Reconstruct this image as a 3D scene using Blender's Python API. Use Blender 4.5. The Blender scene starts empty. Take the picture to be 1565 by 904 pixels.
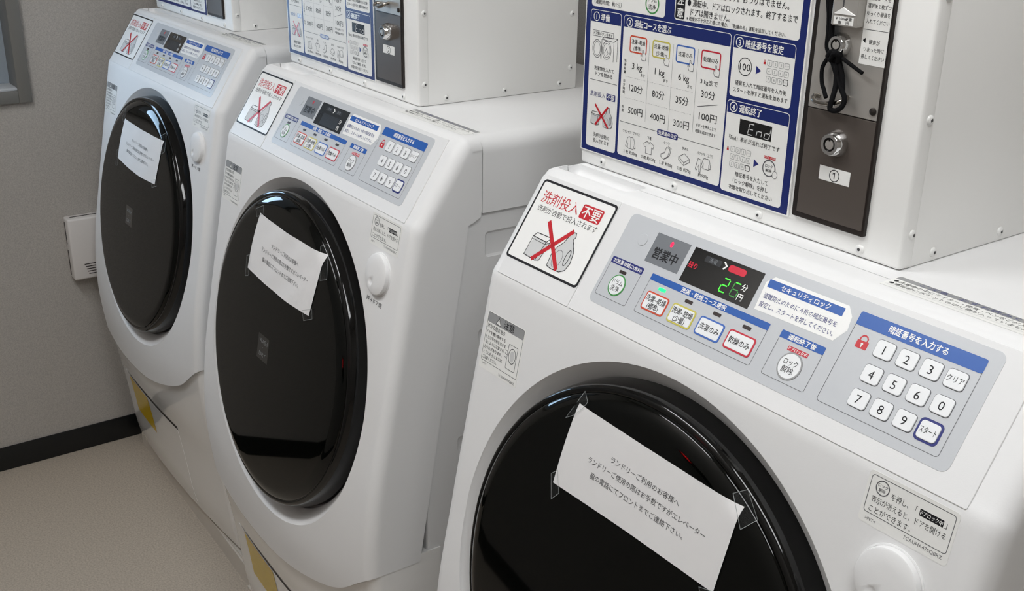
import bpy, bmesh, math, random
from mathutils import Vector, Matrix
random.seed(4)
scn = bpy.context.scene
COL = scn.collection

# ------------------------------------------------------------------ camera, light, exposure
ZO = 1.025                                    # height of the machine datum above the floor
CAM = bpy.data.cameras.new('camera'); cam = bpy.data.objects.new('camera', CAM); COL.objects.link(cam)
YAW, PITCH, ROLL = 0.94146296, 0.37761013, 0.01770432
dv = Vector((-math.sin(YAW)*math.cos(PITCH), math.cos(YAW)*math.cos(PITCH), -math.sin(PITCH)))
rv = Vector((math.cos(YAW), math.sin(YAW), 0)); uv_ = rv.cross(dv)
r2 = rv*math.cos(ROLL)+uv_*math.sin(ROLL); u2 = -rv*math.sin(ROLL)+uv_*math.cos(ROLL)
mw = Matrix((r2, u2, -dv)).transposed().to_4x4()
mw.translation = Vector((0.958785, -0.689177, 0.418409+ZO))
cam.matrix_world = mw
CAM.sensor_fit = 'HORIZONTAL'; CAM.sensor_width = 36.0; CAM.lens = 1705.4057/1565*36
CAM.clip_start = 0.01; CAM.clip_end = 50
scn.camera = cam

W = bpy.data.worlds.new('world'); scn.world = W; W.use_nodes = True
W.node_tree.nodes['Background'].inputs[0].default_value = (0.9, 0.95, 1.0, 1)
W.node_tree.nodes['Background'].inputs[1].default_value = 0.25
scn.view_settings.view_transform = 'Standard'; scn.view_settings.look = 'None'
scn.view_settings.gamma = 1.0; scn.view_settings.use_curve_mapping = False
scn.view_settings.exposure = 0.62

CEIL = 2.45
LAMPS = [  # x, y, length along x, length along y, watts, colour
    (0.95, -0.40, 1.1, 0.36, 9.2, (0.97, 0.985, 1.0)),
    (-0.45, -0.86, 0.9, 0.30, 9.6, (0.97, 0.985, 1.0)),
]
for (lx, ly, sx, sy, pw, colr) in LAMPS:  # assumed ceiling lamps, position and power tuned to the shading
    L = bpy.data.lights.new('assumed_lamp_light', 'AREA'); L.shape = 'RECTANGLE'; L.size = sx; L.size_y = sy
    L.energy = pw; L.color = colr
    lo = bpy.data.objects.new('assumed_lamp_light', L); COL.objects.link(lo)
    lo.location = (lx, ly, CEIL-0.075)

# added cool area light by the left-wall window, for the far washer's blue cast
L = bpy.data.lights.new('added_cool_light', 'AREA'); L.shape = 'RECTANGLE'; L.size = 0.30; L.size_y = 0.20
L.energy = 1.25; L.color = (0.50, 0.74, 1.0)
lo = bpy.data.objects.new('added_cool_light', L); COL.objects.link(lo)
lo.location = (-1.708, -0.28, ZO+0.10); lo.rotation_euler = (0, math.radians(-90), 0)

# ------------------------------------------------------------------ helpers
def lin(c):
    return tuple((x/255/12.92 if x/255 <= 0.04045 else ((x/255+0.055)/1.055)**2.4) for x in c)
MATS = {}
def mat(name, rgb, rough=0.5, metal=0.0, emit=None, es=1.0, coat=0.0, spec=0.5, bump=None, alpha=None, trans=0.0):
    m = bpy.data.materials.new(name); m.use_nodes = True
    nt = m.node_tree; b = nt.nodes['Principled BSDF']
    b.inputs['Base Color'].default_value = (*lin(rgb), 1)
    b.inputs['Roughness'].default_value = rough; b.inputs['Metallic'].default_value = metal
    b.inputs['Specular IOR Level'].default_value = spec
    b.inputs['Coat Weight'].default_value = coat; b.inputs['Coat Roughness'].default_value = 0.03
    b.inputs['Transmission Weight'].default_value = trans
    if emit: b.inputs['Emission Color'].default_value = (*lin(emit), 1); b.inputs['Emission Strength'].default_value = es
    if alpha is not None: b.inputs['Alpha'].default_value = alpha
    if bump:
        sc, st, dist = bump
        n = nt.nodes.new('ShaderNodeTexNoise'); n.inputs['Scale'].default_value = sc; n.inputs['Detail'].default_value = 3
        tc = nt.nodes.new('ShaderNodeTexCoord'); nt.links.new(tc.outputs['Object'], n.inputs['Vector'])
        bp = nt.nodes.new('ShaderNodeBump'); bp.inputs['Strength'].default_value = st; bp.inputs['Distance'].default_value = dist
        nt.links.new(n.outputs['Fac'], bp.inputs['Height']); nt.links.new(bp.outputs['Normal'], b.inputs['Normal'])
    MATS[name] = m
    return m
def woven(name, c1, c2, scale, rough, strength, dist, stretch=(1, 1, 1)):
    """woven cloth-like wallpaper / linen vinyl: crossed stretched noises tint and bump"""
    m = mat(name, c1, rough); nt = m.node_tree; b = nt.nodes['Principled BSDF']
    tc = nt.nodes.new('ShaderNodeTexCoord')
    facs = []
    for k, sc in enumerate(((1, 1, 5), (5, 5, 1))):
        mp = nt.nodes.new('ShaderNodeMapping'); mp.inputs['Scale'].default_value = (sc[0]*stretch[0], sc[1]*stretch[1], sc[2]*stretch[2])
        nt.links.new(tc.outputs['Object'], mp.inputs['Vector'])
        n = nt.nodes.new('ShaderNodeTexNoise'); n.inputs['Scale'].default_value = scale; n.inputs['Detail'].default_value = 4
        nt.links.new(mp.outputs['Vector'], n.inputs['Vector']); facs.append(n.outputs['Fac'])
    ad = nt.nodes.new('ShaderNodeMath'); ad.operation = 'ADD'
    nt.links.new(facs[0], ad.inputs[0]); nt.links.new(facs[1], ad.inputs[1])
    hf = nt.nodes.new('ShaderNodeMath'); hf.operation = 'MULTIPLY'; hf.inputs[1].default_value = 0.5
    nt.links.new(ad.outputs[0], hf.inputs[0])
    cr = nt.nodes.new('ShaderNodeValToRGB')
    cr.color_ramp.elements[0].position = 0.36; cr.color_ramp.elements[0].color = (*lin(c2), 1)
    cr.color_ramp.elements[1].position = 0.62; cr.color_ramp.elements[1].color = (*lin(c1), 1)
    nt.links.new(hf.outputs[0], cr.inputs['Fac']); nt.links.new(cr.outputs['Color'], b.inputs['Base Color'])
    bp = nt.nodes.new('ShaderNodeBump'); bp.inputs['Strength'].default_value = strength; bp.inputs['Distance'].default_value = dist
    nt.links.new(hf.outputs[0], bp.inputs['Height']); nt.links.new(bp.outputs['Normal'], b.inputs['Normal'])
    return m

mat('white_plastic', (230, 230, 230), 0.5, spec=0.22, bump=(900, 0.12, 0.0004))
mat('white_gloss', (238, 237, 235), 0.10, coat=0.6)
mat('housing_white', (226, 226, 226), 0.42, spec=0.4, bump=(900, 0.12, 0.0004))
mat('side_white', (226, 226, 226), 0.42)
mat('case_white', (246, 246, 244), 0.45, bump=(700, 0.1, 0.0003))
mat('sheet_white', (240, 240, 238), 0.30)
mat('label_white', (235, 235, 232), 0.5, spec=0.4)
mat('key_white', (236, 238, 240), 0.22, coat=0.2)
mat('panel_grey', (194, 197, 201), 0.30, coat=0.12)
mat('sign_grey', (118, 122, 127), 0.25)
mat('blue', (40, 92, 172), 0.25)
mat('navy', (24, 39, 102), 0.38, spec=0.35)
mat('navy_print', (36, 44, 118), 0.3)
mat('black_print', (24, 24, 28), 0.5, spec=0.3)
mat('grey_print', (92, 92, 96), 0.5)
mat('pale_print', (205, 206, 206), 0.45)
mat('mid_print', (150, 151, 152), 0.5)
mat('red_print', (196, 28, 42), 0.35)
mat('orange_print', (206, 74, 44), 0.35)
mat('yellow_print', (200, 190, 84), 0.35)
mat('green_print', (66, 148, 74), 0.35)
mat('blue_print', (62, 106, 186), 0.35)
mat('crimson_print', (196, 34, 58), 0.35)
mat('display_black', (12, 13, 15), 0.10, coat=0.6)
mat('display_grey', (42, 44, 48), 0.25)
mat('led_off', (52, 42, 42), 0.3)
mat('led_green', (40, 220, 130), 0.3, emit=(20, 235, 120), es=0.75)
mat('led_red', (220, 30, 80), 0.3, emit=(235, 20, 70), es=0.65)
mat('seg_green', (60, 220, 60), 0.3, emit=(80, 215, 60), es=0.55)
mat('seg_dim', (50, 110, 50), 0.3, emit=(60, 150, 60), es=0.35)
mat('pill_red', (150, 14, 40), 0.3, emit=(225, 12, 50), es=0.30)
mat('glint_red', (255, 40, 40), 0.3, emit=(255, 30, 40), es=8.0)  # glow of the made-up device, added for a red reflection in the door
mat('door_glass', (3, 4, 3), 0.035, spec=0.28)
mat('door_black', (8, 8, 8), 0.07, spec=0.4)
mat('glass_print', (120, 122, 122), 0.4)
mat('paper', (231, 230, 230), 0.75)
mat('paper_ink', (88, 88, 90), 0.8)
tp = mat('tape_clear', (200, 205, 205), 0.25, alpha=0.02)
mat('tape_edge', (165, 170, 170), 0.3, alpha=0.75)
mat('steel', (178, 175, 170), 0.42, metal=0.55)
mat('steel_dark', (96, 89, 84), 0.42, metal=0.4, spec=0.3)
mat('bezel_dark', (58, 54, 52), 0.35, metal=0.7)
mat('chrome', (225, 225, 225), 0.09, metal=1.0)
mat('hook_steel', (150, 145, 138), 0.18, metal=1.0)
mat('dark_metal', (40, 38, 38), 0.35, metal=0.8)
mat('cord_black', (9, 9, 11), 0.85, spec=0.15)
mat('screw_white', (232, 232, 230), 0.3)
mat('seam_dark', (70, 70, 72), 0.7)
mat('slot_dark', (34, 24, 24), 0.6)
mat('yellow_label', (206, 172, 14), 0.25)
mat('pan_white', (206, 198, 188), 0.5)
mat('baseboard_black', (10, 14, 17), 0.30)
mat('frame_grey', (118, 117, 113), 0.42)
mat('sill_grey', (190, 194, 198), 0.4)
mat('window_glass', (150, 160, 170), 0.2)
mat('ivory', (214, 210, 207), 0.4)
mat('tube', (250, 250, 250), 0.5, emit=(255, 252, 245), es=4.0)
mat('tube_cool', (250, 250, 250), 0.5, emit=(215, 232, 255), es=4.0)
mat('ceiling_white', (226, 224, 220), 0.8)
woven('wallpaper', (188, 183, 177), (158, 154, 149), 260, 0.85, 0.45, 0.001)
woven('linen_floor', (196, 184, 168), (158, 147, 135), 260, 0.55, 0.25, 0.0004, stretch=(1, 1, 1))

BASE = Vector((0.3, 0.25, -0.955))

class MB:
    """collects faces of several materials into ONE mesh object"""
    def __init__(s): s.v = []; s.f = []; s.m = []; s.names = []
    def mi(s, m):
        if m not in s.names: s.names.append(m)
        return s.names.index(m)
    def add(s, vs, fs, m):
        k = len(s.v); i = s.mi(m)
        s.v.extend([tuple(x) for x in vs])
        for f in fs: s.f.append([a+k for a in f]); s.m.append(i)
    def build(s, name, parent=None, origin=BASE, smooth=35, bevel=None):
        me = bpy.data.meshes.new(name)
        o = Vector(origin)
        me.from_pydata([tuple(Vector(x)-o) for x in s.v], [], s.f)
        for n in s.names: me.materials.append(MATS[n])
        me.polygons.foreach_set('material_index', s.m)
        me.update()
        ob = bpy.data.objects.new(name, me); COL.objects.link(ob)
        if parent: ob.parent = parent
        if smooth is not None: soft(me, smooth)
        return ob
def soft(me, deg):
    me.shade_smooth(); me.set_sharp_from_angle(angle=math.radians(deg))
def fix_normals(ob):
    bm = bmesh.new(); bm.from_mesh(ob.data); bmesh.ops.recalc_face_normals(bm, faces=bm.faces); bm.to_mesh(ob.data); bm.free()

def box(mb, a, b, m, bev=0.0, seg=2):
    bm = bmesh.new(); bmesh.ops.create_cube(bm, size=1)
    for v in bm.verts:
        v.co = Vector(((a[0]+b[0])/2+v.co.x*(b[0]-a[0]), (a[1]+b[1])/2+v.co.y*(b[1]-a[1]), (a[2]+b[2])/2+v.co.z*(b[2]-a[2])))
    if bev > 0: bmesh.ops.bevel(bm, geom=bm.edges[:], offset=bev, segments=seg, affect='EDGES', profile=0.5)
    mb.add([v.co for v in bm.verts], [[v.index for v in f.verts] for f in bm.faces], m); bm.free()
def lathe(mb, O, n, prof, m, seg=64, ref=None, cap=True):
    """prof: list of (r, h) along axis n from O; first to last"""
    n = Vector(n).normalized(); a = Vector(ref or (1, 0, 0)); a = (a-n*a.dot(n)).normalized(); b = n.cross(a)
    vs = []; fs = []
    for (r, h) in prof:
        for k in range(seg):
            t = 2*math.pi*k/seg
            vs.append(Vector(O)+n*h+a*(r*math.cos(t))+b*(r*math.sin(t)))
    for i in range(len(prof)-1):
        for k in range(seg):
            k2 = (k+1) % seg
            fs.append([i*seg+k, i*seg+k2, (i+1)*seg+k2, (i+1)*seg+k])
    if cap:
        fs.append([k for k in range(seg)][::-1]); fs.append([(len(prof)-1)*seg+k for k in range(seg)])
    mb.add(vs, fs, m)
def tube(mb, pts, r, m, seg=10, sub=6):
    P = [Vector(p) for p in pts]
    if sub > 1 and len(P) > 2:                                     # Catmull-Rom
        Q = []
        for i in range(len(P)-1):
            p0 = P[max(i-1, 0)]; p1 = P[i]; p2 = P[i+1]; p3 = P[min(i+2, len(P)-1)]
            for k in range(sub):
                t = k/sub
                Q.append(0.5*((2*p1)+(p2-p0)*t+(2*p0-5*p1+4*p2-p3)*t*t+(3*p1-p0-3*p2+p3)*t**3))
        Q.append(P[-1]); P = Q
    vs = []; fs = []; up = Vector((0.31, 0.9, 0.2))
    for i, p in enumerate(P):
        d = (P[min(i+1, len(P)-1)]-P[max(i-1, 0)]).normalized()
        a = (up-d*up.dot(d)).normalized(); b = d.cross(a); up = a
        for k in range(seg):
            t = 2*math.pi*k/seg; vs.append(p+a*(r*math.cos(t))+b*(r*math.sin(t)))
    for i in range(len(P)-1):
        for k in range(seg):
            k2 = (k+1) % seg; fs.append([i*seg+k, i*seg+k2, (i+1)*seg+k2, (i+1)*seg+k])
    fs.append(list(range(seg))[::-1]); fs.append([(len(P)-1)*seg+k for k in range(seg)])
    mb.add(vs, fs, m)

# ---- flat graphics on a plane (u, v, h in millimetres)
def plane_map(O, tilt):
    O = Vector(O); ey = Vector((0, math.sin(tilt), math.cos(tilt))); n = Vector((0, -math.cos(tilt), math.sin(tilt)))
    return lambda u, v, h: O+Vector((u/1000, 0, 0))+ey*(v/1000)+n*(h/1000)
def rr(u0, v0, u1, v1, r=0, seg=5):
    if r <= 0: return [(u0, v0), (u1, v0), (u1, v1), (u0, v1)]
    out = []
    for cx, cy, a0 in ((u1-r, v0+r, -90), (u1-r, v1-r, 0), (u0+r, v1-r, 90), (u0+r, v0+r, 180)):
        for k in range(seg+1):
            a = math.radians(a0+90*k/seg); out.append((cx+r*math.cos(a), cy+r*math.sin(a)))
    return out
def circ(cx, cy, rx, ry=None, seg=32, a0=0, a1=360):
    ry = ry or rx; n = seg if a1-a0 == 360 else seg+1
    return [(cx+rx*math.cos(math.radians(a0+(a1-a0)*k/seg)), cy+ry*math.sin(math.radians(a0+(a1-a0)*k/seg))) for k in range(n)]
def area(p): return sum(p[i][0]*p[(i+1) % len(p)][1]-p[(i+1) % len(p)][0]*p[i][1] for i in range(len(p)))
class Art:
    def __init__(s, mb, mp): s.mb = mb; s.mp = mp
    def fill(s, pts, m, h=0.1):
        if area(pts) < 0: pts = pts[::-1]
        s.mb.add([s.mp(u, v, h) for u, v in pts], [list(range(len(pts)))], m)
    def prism(s, pts, m, h0, h1, chamfer=0.0, side=None):
        if area(pts) < 0: pts = pts[::-1]
        n = len(pts); rings = [(0, h0), (0, h1-chamfer)]
        if chamfer > 0: rings += [(chamfer*0.3, h1-chamfer*0.3), (chamfer, h1)]
        vs = []
        for ins, h in rings:
            q = offset(pts, -ins) if ins else pts
            vs += [s.mp(u, v, h) for u, v in q]
        fs = []
        for i in range(len(rings)-1):
            for k in range(n):
                k2 = (k+1) % n; fs.append([i*n+k, i*n+k2, (i+1)*n+k2, (i+1)*n+k])
        s.mb.add(vs, fs+[list(range(n))[::-1]], side or m)
        L = (len(rings)-1)*n
        s.mb.add(vs[L:], [list(range(n))], m)
    def stroke(s, pts, w, m, h=0.1, closed=False):
        n = len(pts); a = []; b = []
        for i in range(n):
            p = pts[i]
            q0 = pts[(i-1) % n] if (closed or i > 0) else None
            q1 = pts[(i+1) % n] if (closed or i < n-1) else None
            ds = []
            for x, y in ((q0, p), (p, q1)):
                if x is not None and y is not None:
                    dx, dy = y[0]-x[0], y[1]-x[1]; l = math.hypot(dx, dy) or 1e-9; ds.append((-dy/l, dx/l))
            nx, ny = sum(d[0] for d in ds), sum(d[1] for d in ds); l = math.hypot(nx, ny) or 1e-9; nx /= l; ny /= l
            k = w/2/max(0.45, nx*ds[0][0]+ny*ds[0][1])
            a.append((p[0]+nx*k, p[1]+ny*k)); b.append((p[0]-nx*k, p[1]-ny*k))
        vs = [s.mp(u, v, h) for u, v in a]+[s.mp(u, v, h) for u, v in b]
        fs = [[i, n+i, n+(i+1) % n, (i+1) % n] for i in range(n if closed else n-1)]
        s.mb.add(vs, fs, m)
    def dots(s, p, q, m, h=0.1, step=1.6, w=0.45):
        L = math.hypot(q[0]-p[0], q[1]-p[1]); n = int(L/step)
        for k in range(n+1):
            t = k/n; u = p[0]+(q[0]-p[0])*t; v = p[1]+(q[1]-p[1])*t
            s.fill(rr(u-w/2, v-w/2, u+w/2, v+w/2), m, h)
    def text(s, body, u, v, size, m, h=0.2, align='c', fit=None, bold=0.0, sx=1.0, rot=0.0, shear=0.0):
        vs, fs, w = glyphs(body, 0.0, shear)
        k = fit/(w*size) if fit else sx
        off = {'c': -w/2, 'l': 0, 'r': -w}[align]
        c, sn = math.cos(math.radians(rot)), math.sin(math.radians(rot))
        d = bold*1.0
        for i, (ddx, ddy) in enumerate([(0, 0)] if bold < 0.004 else [(-d, -d*0.6), (d, -d*0.6), (d, d*0.6), (-d, d*0.6)]):
            out = []
            for x, y in vs:
                X = (x+off+ddx)*size*k; Y = (y-0.375+ddy)*size
                out.append(s.mp(u+X*c-Y*sn, v+X*sn+Y*c, h+0.004*i))
            s.mb.add(out, fs, m)
def offset(pts, d):
    n = len(pts); out = []
    for i in range(n):
        p, q0, q1 = pts[i], pts[i-1], pts[(i+1) % n]
        N = []
        for x, y in ((q0, p), (p, q1)):
            dx, dy = y[0]-x[0], y[1]-x[1]; l = math.hypot(dx, dy)
            if l > 1e-9: N.append((dy/l, -dx/l))
        nx, ny = sum(a[0] for a in N), sum(a[1] for a in N); l = math.hypot(nx, ny) or 1; nx /= l; ny /= l
        k = d/max(0.5, nx*N[0][0]+ny*N[0][1]); out.append((p[0]+nx*k, p[1]+ny*k))
    return out
_G = {}
def glyphs(body, bold, shear):
    key = (body, bold, shear)
    if key not in _G:
        c = bpy.data.curves.new('lettering', 'FONT'); c.body = body; c.resolution_u = 2; c.offset = bold; c.shear = shear
        o = bpy.data.objects.new('lettering', c); COL.objects.link(o)
        dg = bpy.context.evaluated_depsgraph_get()
        me = bpy.data.meshes.new_from_object(o.evaluated_get(dg))
        vs = [(v.co.x, v.co.y) for v in me.vertices]; fs = [list(p.vertices) for p in me.polygons]
        x0 = min(v[0] for v in vs); w = max(v[0] for v in vs)-x0
        # wind every face towards +h
        g = []
        for f in fs:
            g.append(f if area([vs[i] for i in f]) > 0 else f[::-1])
        _G[key] = ([(v[0]-x0, v[1]) for v in vs], g, w)
        bpy.data.objects.remove(o); bpy.data.curves.remove(c); bpy.data.meshes.remove(me)
    return _G[key]

# ---- things
def thing(name, label, cat, loc, rz=0.0, group=None):
    o = bpy.data.objects.new(name, None); o.empty_display_size = 0.05; COL.objects.link(o)
    o.location = loc; o.rotation_euler = (0, 0, rz)
    return tag(o, label, cat, group)
def tag(o, label, cat, group=None):
    o['label'] = label; o['category'] = cat
    if group: o['group'] = group
    return o
def struct(o): o['kind'] = 'structure'; return o
def copy_tree(o, parent=None):
    c = o.copy(); COL.objects.link(c)
    if parent: c.parent = parent
    for ch in list(o.children): copy_tree(ch, c)
    return c
def child(o, name):
    for c in o.children_recursive:
        if c.name.split('.')[0] == name: return c
MACH = [((0, 0, 0), 0.0), ((-0.828252, 0.026917, -0.01142), -0.01383521), ((-1.604933, 0.064861, -0.009118), 0.00513016)]
def spot(k, base):
    """world location of a machine-frame point for machine k"""
    (x, y, z), a = MACH[k]; b = Vector(base)
    return Vector((b.x*math.cos(a)-b.y*math.sin(a)+x, b.x*math.sin(a)+b.y*math.cos(a)+y, b.z+z+ZO)), a
def boolean(ob, cutter, op='DIFFERENCE'):
    md = ob.modifiers.new('cut', 'BOOLEAN'); md.object = cutter; md.operation = op; md.solver = 'EXACT'
    dg = bpy.context.evaluated_depsgraph_get()
    me = bpy.data.meshes.new_from_object(ob.evaluated_get(dg))
    ob.modifiers.clear(); old = ob.data; ob.data = me; bpy.data.meshes.remove(old)
    cm = cutter.data; bpy.data.objects.remove(cutter); bpy.data.meshes.remove(cm)

# ------------------------------------------------------------------ the room
XW, YB, YF, XR = -1.722, 0.62, -1.16, 2.3
def wall(name, a, b, m):
    mb = MB(); box(mb, a, b, m); return struct(mb.build(name, origin=(0, 0, 0), smooth=None))
fl = MB(); box(fl, (XW-0.1, YF-0.1, -0.1), (XR+0.1, YB+0.1, 0), 'linen_floor'); struct(fl.build('floor', origin=(0, 0, 0), smooth=None))
ce = MB(); box(ce, (XW-0.1, YF-0.1, CEIL), (XR+0.1, YB+0.1, CEIL+0.1), 'ceiling_white'); struct(ce.build('ceiling', origin=(0, 0, 0), smooth=None))
wall('wall_back', (XW-0.1, YB, 0), (XR+0.1, YB+0.1, CEIL), 'wallpaper')
wall('wall_front', (XW-0.1, YF-0.1, 0), (XR+0.1, YF, CEIL), 'wallpaper')
wall('wall_right', (XR, YF, 0), (XR+0.1, YB, CEIL), 'wallpaper')
# left wall with the window opening
WY0, WY1, WZ0, WZ1 = -0.70, -0.0985, ZO-0.1236, ZO+0.72     # outer frame
fw = 0.028
mb = MB()
box(mb, (XW-0.1, YF, 0), (XW, WY0, CEIL), 'wallpaper'); box(mb, (XW-0.1, WY1, 0), (XW, YB, CEIL), 'wallpaper')
box(mb, (XW-0.1, WY0, 0), (XW, WY1, WZ0), 'wallpaper'); box(mb, (XW-0.1, WY0, WZ1), (XW, WY1, CEIL), 'wallpaper')
struct(mb.build('wall_left', origin=(0, 0, 0), smooth=None))
win = struct(thing('window_1', 'grey metal framed window with dim frosted glass in the left wall', 'window', (XW, (WY0+WY1)/2, WZ0)))
WO = (XW, (WY0+WY1)/2, WZ0)
mb = MB()
for a, b in (((WY0, WZ0), (WY0+fw, WZ1)), ((WY1-fw, WZ0), (WY1, WZ1)), ((WY0+fw, WZ0), (WY1-fw, WZ0+fw)), ((WY0+fw, WZ1-fw), (WY1-fw, WZ1))):
    box(mb, (XW-0.075, a[0], a[1]), (XW+0.012, b[0], b[1]), 'frame_grey', 0.0015)
mb.build('window_frame', win, WO)
mb = MB(); box(mb, (XW-0.07, WY0+fw, WZ0+fw), (XW-0.062, WY1-fw, WZ1-fw), 'window_glass'); mb.build('window_pane', win, WO)
mb = MB(); box(mb, (XW-0.061, WY0+fw, WZ0+fw), (XW+0.008, WY1-fw, WZ0+fw+0.006), 'sill_grey', 0.001); mb.build('window_sill', win, WO)
def bboard(name, a, b):
    mb = MB(); box(mb, a, b, 'baseboard_black', 0.002); struct(mb.build(name, origin=(0, 0, 0)))
bboard('baseboard_left', (XW, YF+0.006, 0), (XW+0.006, YB, 0.062))
bboard('baseboard_front', (XW+0.006, YF, 0), (XR, YF+0.006, 0.062))
bboard('baseboard_back', (XW+0.006, YB-0.006, 0), (XR, YB, 0.062))
# assumed ceiling lamps, out of view
for k, (lx, ly, sx, sy, pw, colr) in enumerate(LAMPS):
    t = thing('assumed_ceiling_light', ('assumed longer flat ceiling lamp to the right of the nearest washer', 'assumed shorter flat ceiling lamp in front of the middle washer')[k], 'lamp', (lx, ly, CEIL), 0)
    mb = MB(); box(mb, (lx-sx/2-0.03, ly-sy/2-0.03, CEIL-0.05), (lx+sx/2+0.03, ly+sy/2+0.03, CEIL), 'case_white', 0.006); mb.build('lamp_housing', t, (lx, ly, CEIL))
    mb = MB()
    for yy in (-sy/4, sy/4):
        tube(mb, [(lx-sx/2+0.01, ly+yy, CEIL-0.058), (lx+sx/2-0.01, ly+yy, CEIL-0.058)], 0.013, 'tube', 14, 1)
    mb.build('fluorescent_tube', t, (lx, ly, CEIL))

# white vented box on the left wall
t = thing('wall_box', 'small white vented plastic box mounted on the wall beside the farthest washer', 'box', (XW, 0.01, ZO-0.56))
o = (XW, 0.01, ZO-0.56)
mb = MB(); box(mb, (XW, -0.0665, ZO-0.557), (XW+0.04, 0.075, ZO-0.404), 'ivory', 0.005, 3); mb.build('box_body', t, o)
mb = MB()
box(mb, (XW+0.010, -0.0672, ZO-0.470), (XW+0.0145, -0.060, ZO-0.415), 'slot_dark'); box(mb, (XW+0.010, -0.0672, ZO-0.548), (XW+0.0145, -0.060, ZO-0.485), 'slot_dark')
box(mb, (XW+0.017, -0.055, ZO-0.41), (XW+0.021, 0.06, ZO-0.4033), 'slot_dark')
for i in range(5): box(mb, (XW+0.035, -0.040+0.002*i, ZO-0.520-0.0062*i), (XW+0.0405, 0.05, ZO-0.5180-0.0062*i), 'slot_dark')
mb.build('vent_slot', t, o, smooth=None)
# made-up dark device, added so its red digits mirror in the nearest door
TMO = (-0.37, YF, 0.71)
t = thing('red_glint_prop', 'made-up black device with red digits, added to mirror red in the nearest washer door', 'prop', TMO)
mb = MB(); box(mb, (-0.455, YF, 0.71), (-0.290, YF+0.03, 0.86), 'door_black', 0.004); mb.build('prop_case', t, TMO)
mb = MB(); A = Art(mb, lambda u, v, h: Vector((-0.412-u/1000, YF+0.0302+h/1000, 0.812+v/1000)))
for du in (-13, 3): A.stroke([(du, -30), (du+10, -30), (du+10, 26), (du, 26)], 5, 'glint_red', 0.2, True)
mb.build('digits', t, TMO, smooth=None)

# ------------------------------------------------------------------ washing machine
T1, T2, TD = 0.5916036, 0.19753591, 0.1761
PM = plane_map((0, 0, 0), T1)                                   # control panel
FM = plane_map((0, -0.01268, -0.01836), T2)                     # front face
DO = Vector((0.2958, -0.0753, -0.2916)); DN = Vector((0, -math.cos(TD), math.sin(TD)))
DM = plane_map(DO, TD)                                          # door
XL, XRT, RE = -0.02, 0.624, 0.018
XC = (XL+XRT)/2; HW = (XRT-XL)/2
EDGE = [(-0.30, -0.0685), (-0.35, -0.0786), (-0.40, -0.0875), (-0.463, -0.0945), (-0.52, -0.0972), (-0.557, -0.0965), (-0.60, -0.0930),
        (-0.65, -0.087), (-0.687, -0.0815), (-0.765, -0.0695), (-0.81, -0.0640), (-0.86, -0.0585), (-0.904, -0.0535), (-0.955, -0.0440)]
BULGE = [(-0.30, 0), (-0.40, 0.0035), (-0.46, 0.0085), (-0.52, 0.013), (-0.566, 0.0175), (-0.62, 0.020), (-0.68, 0.021), (-0.75, 0.016), (-0.955, 0.012)]
ZEND = [(XL, -0.65), (0.10, -0.66), (0.247, -0.655), (0.34, -0.645), (0.44, -0.62), (0.535, -0.583), (0.60, -0.535), (0.625, -0.518)]
def interp(tab, x):
    t = sorted(tab)
    if x <= t[0][0]: return t[0][1]
    for (a, p), (b, q) in zip(t, t[1:]):
        if x <= b:
            # smooth (Catmull-Rom) through the table
            i = t.index((a, p)); s0 = t[max(i-1, 0)]; s3 = t[min(i+2, len(t)-1)]
            m1 = (q-s0[1])/(b-s0[0]); m2 = (s3[1]-p)/(s3[0]-a); u = (x-a)/(b-a); w = b-a
            return (2*u**3-3*u*u+1)*p+(u**3-2*u*u+u)*w*m1+(-2*u**3+3*u*u)*q+(u**3-u*u)*w*m2
    return t[-1][1]
def yfront(z):
    if z > -0.30: return -0.01268+(z+0.01836)*math.tan(T2)
    return interp(EDGE, z)
def fpoint(x, z, off=0.0):
    """point on the lower front surface with the belly bulge"""
    w = max(0.0, 1-((x-XC)/HW)**2)
    return Vector((x, yfront(z)-interp(BULGE, z)*w-off, z))
HP = 0.0012                                                     # the cover plates stand this proud of the shell
def pt(v, h): q = PM(0, v*1000, h*1000); return (q.y, q.z)
TOPZ = 0.0894
HEAD = [(0.087, TOPZ), (0.078, TOPZ), (0.0695, TOPZ-0.0002), (0.0655, TOPZ-0.0010), (0.0622, TOPZ-0.0030), (0.0595, TOPZ-0.006), pt(0.0985, -HP)]
HEAD += [pt(v, -HP) for v in (0.08, 0.06, 0.04, 0.02, 0.005, -0.008, -0.015)]
HEAD += [pt(-0.0185, -HP*0.6), (yfront(-0.0215)+0.0004, -0.0215), (yfront(-0.030), -0.030)]
HEAD += [(yfront(z), z) for z in (-0.06, -0.10, -0.15, -0.20, -0.25, -0.28, -0.30, -0.32, -0.34, -0.36, -0.38, -0.40, -0.42, -0.44, -0.46, -0.48, -0.50)]
def rear(z):
    if z > -0.0125: return 0.087
    if z > -0.0245:
        u = (-0.0125-z)/0.012; return 0.087-0.020*(1-math.sqrt(max(0, 1-u*u)))
    return 0.067-(-0.0245-z)/(0.5166-0.0238)*0.0819
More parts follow.
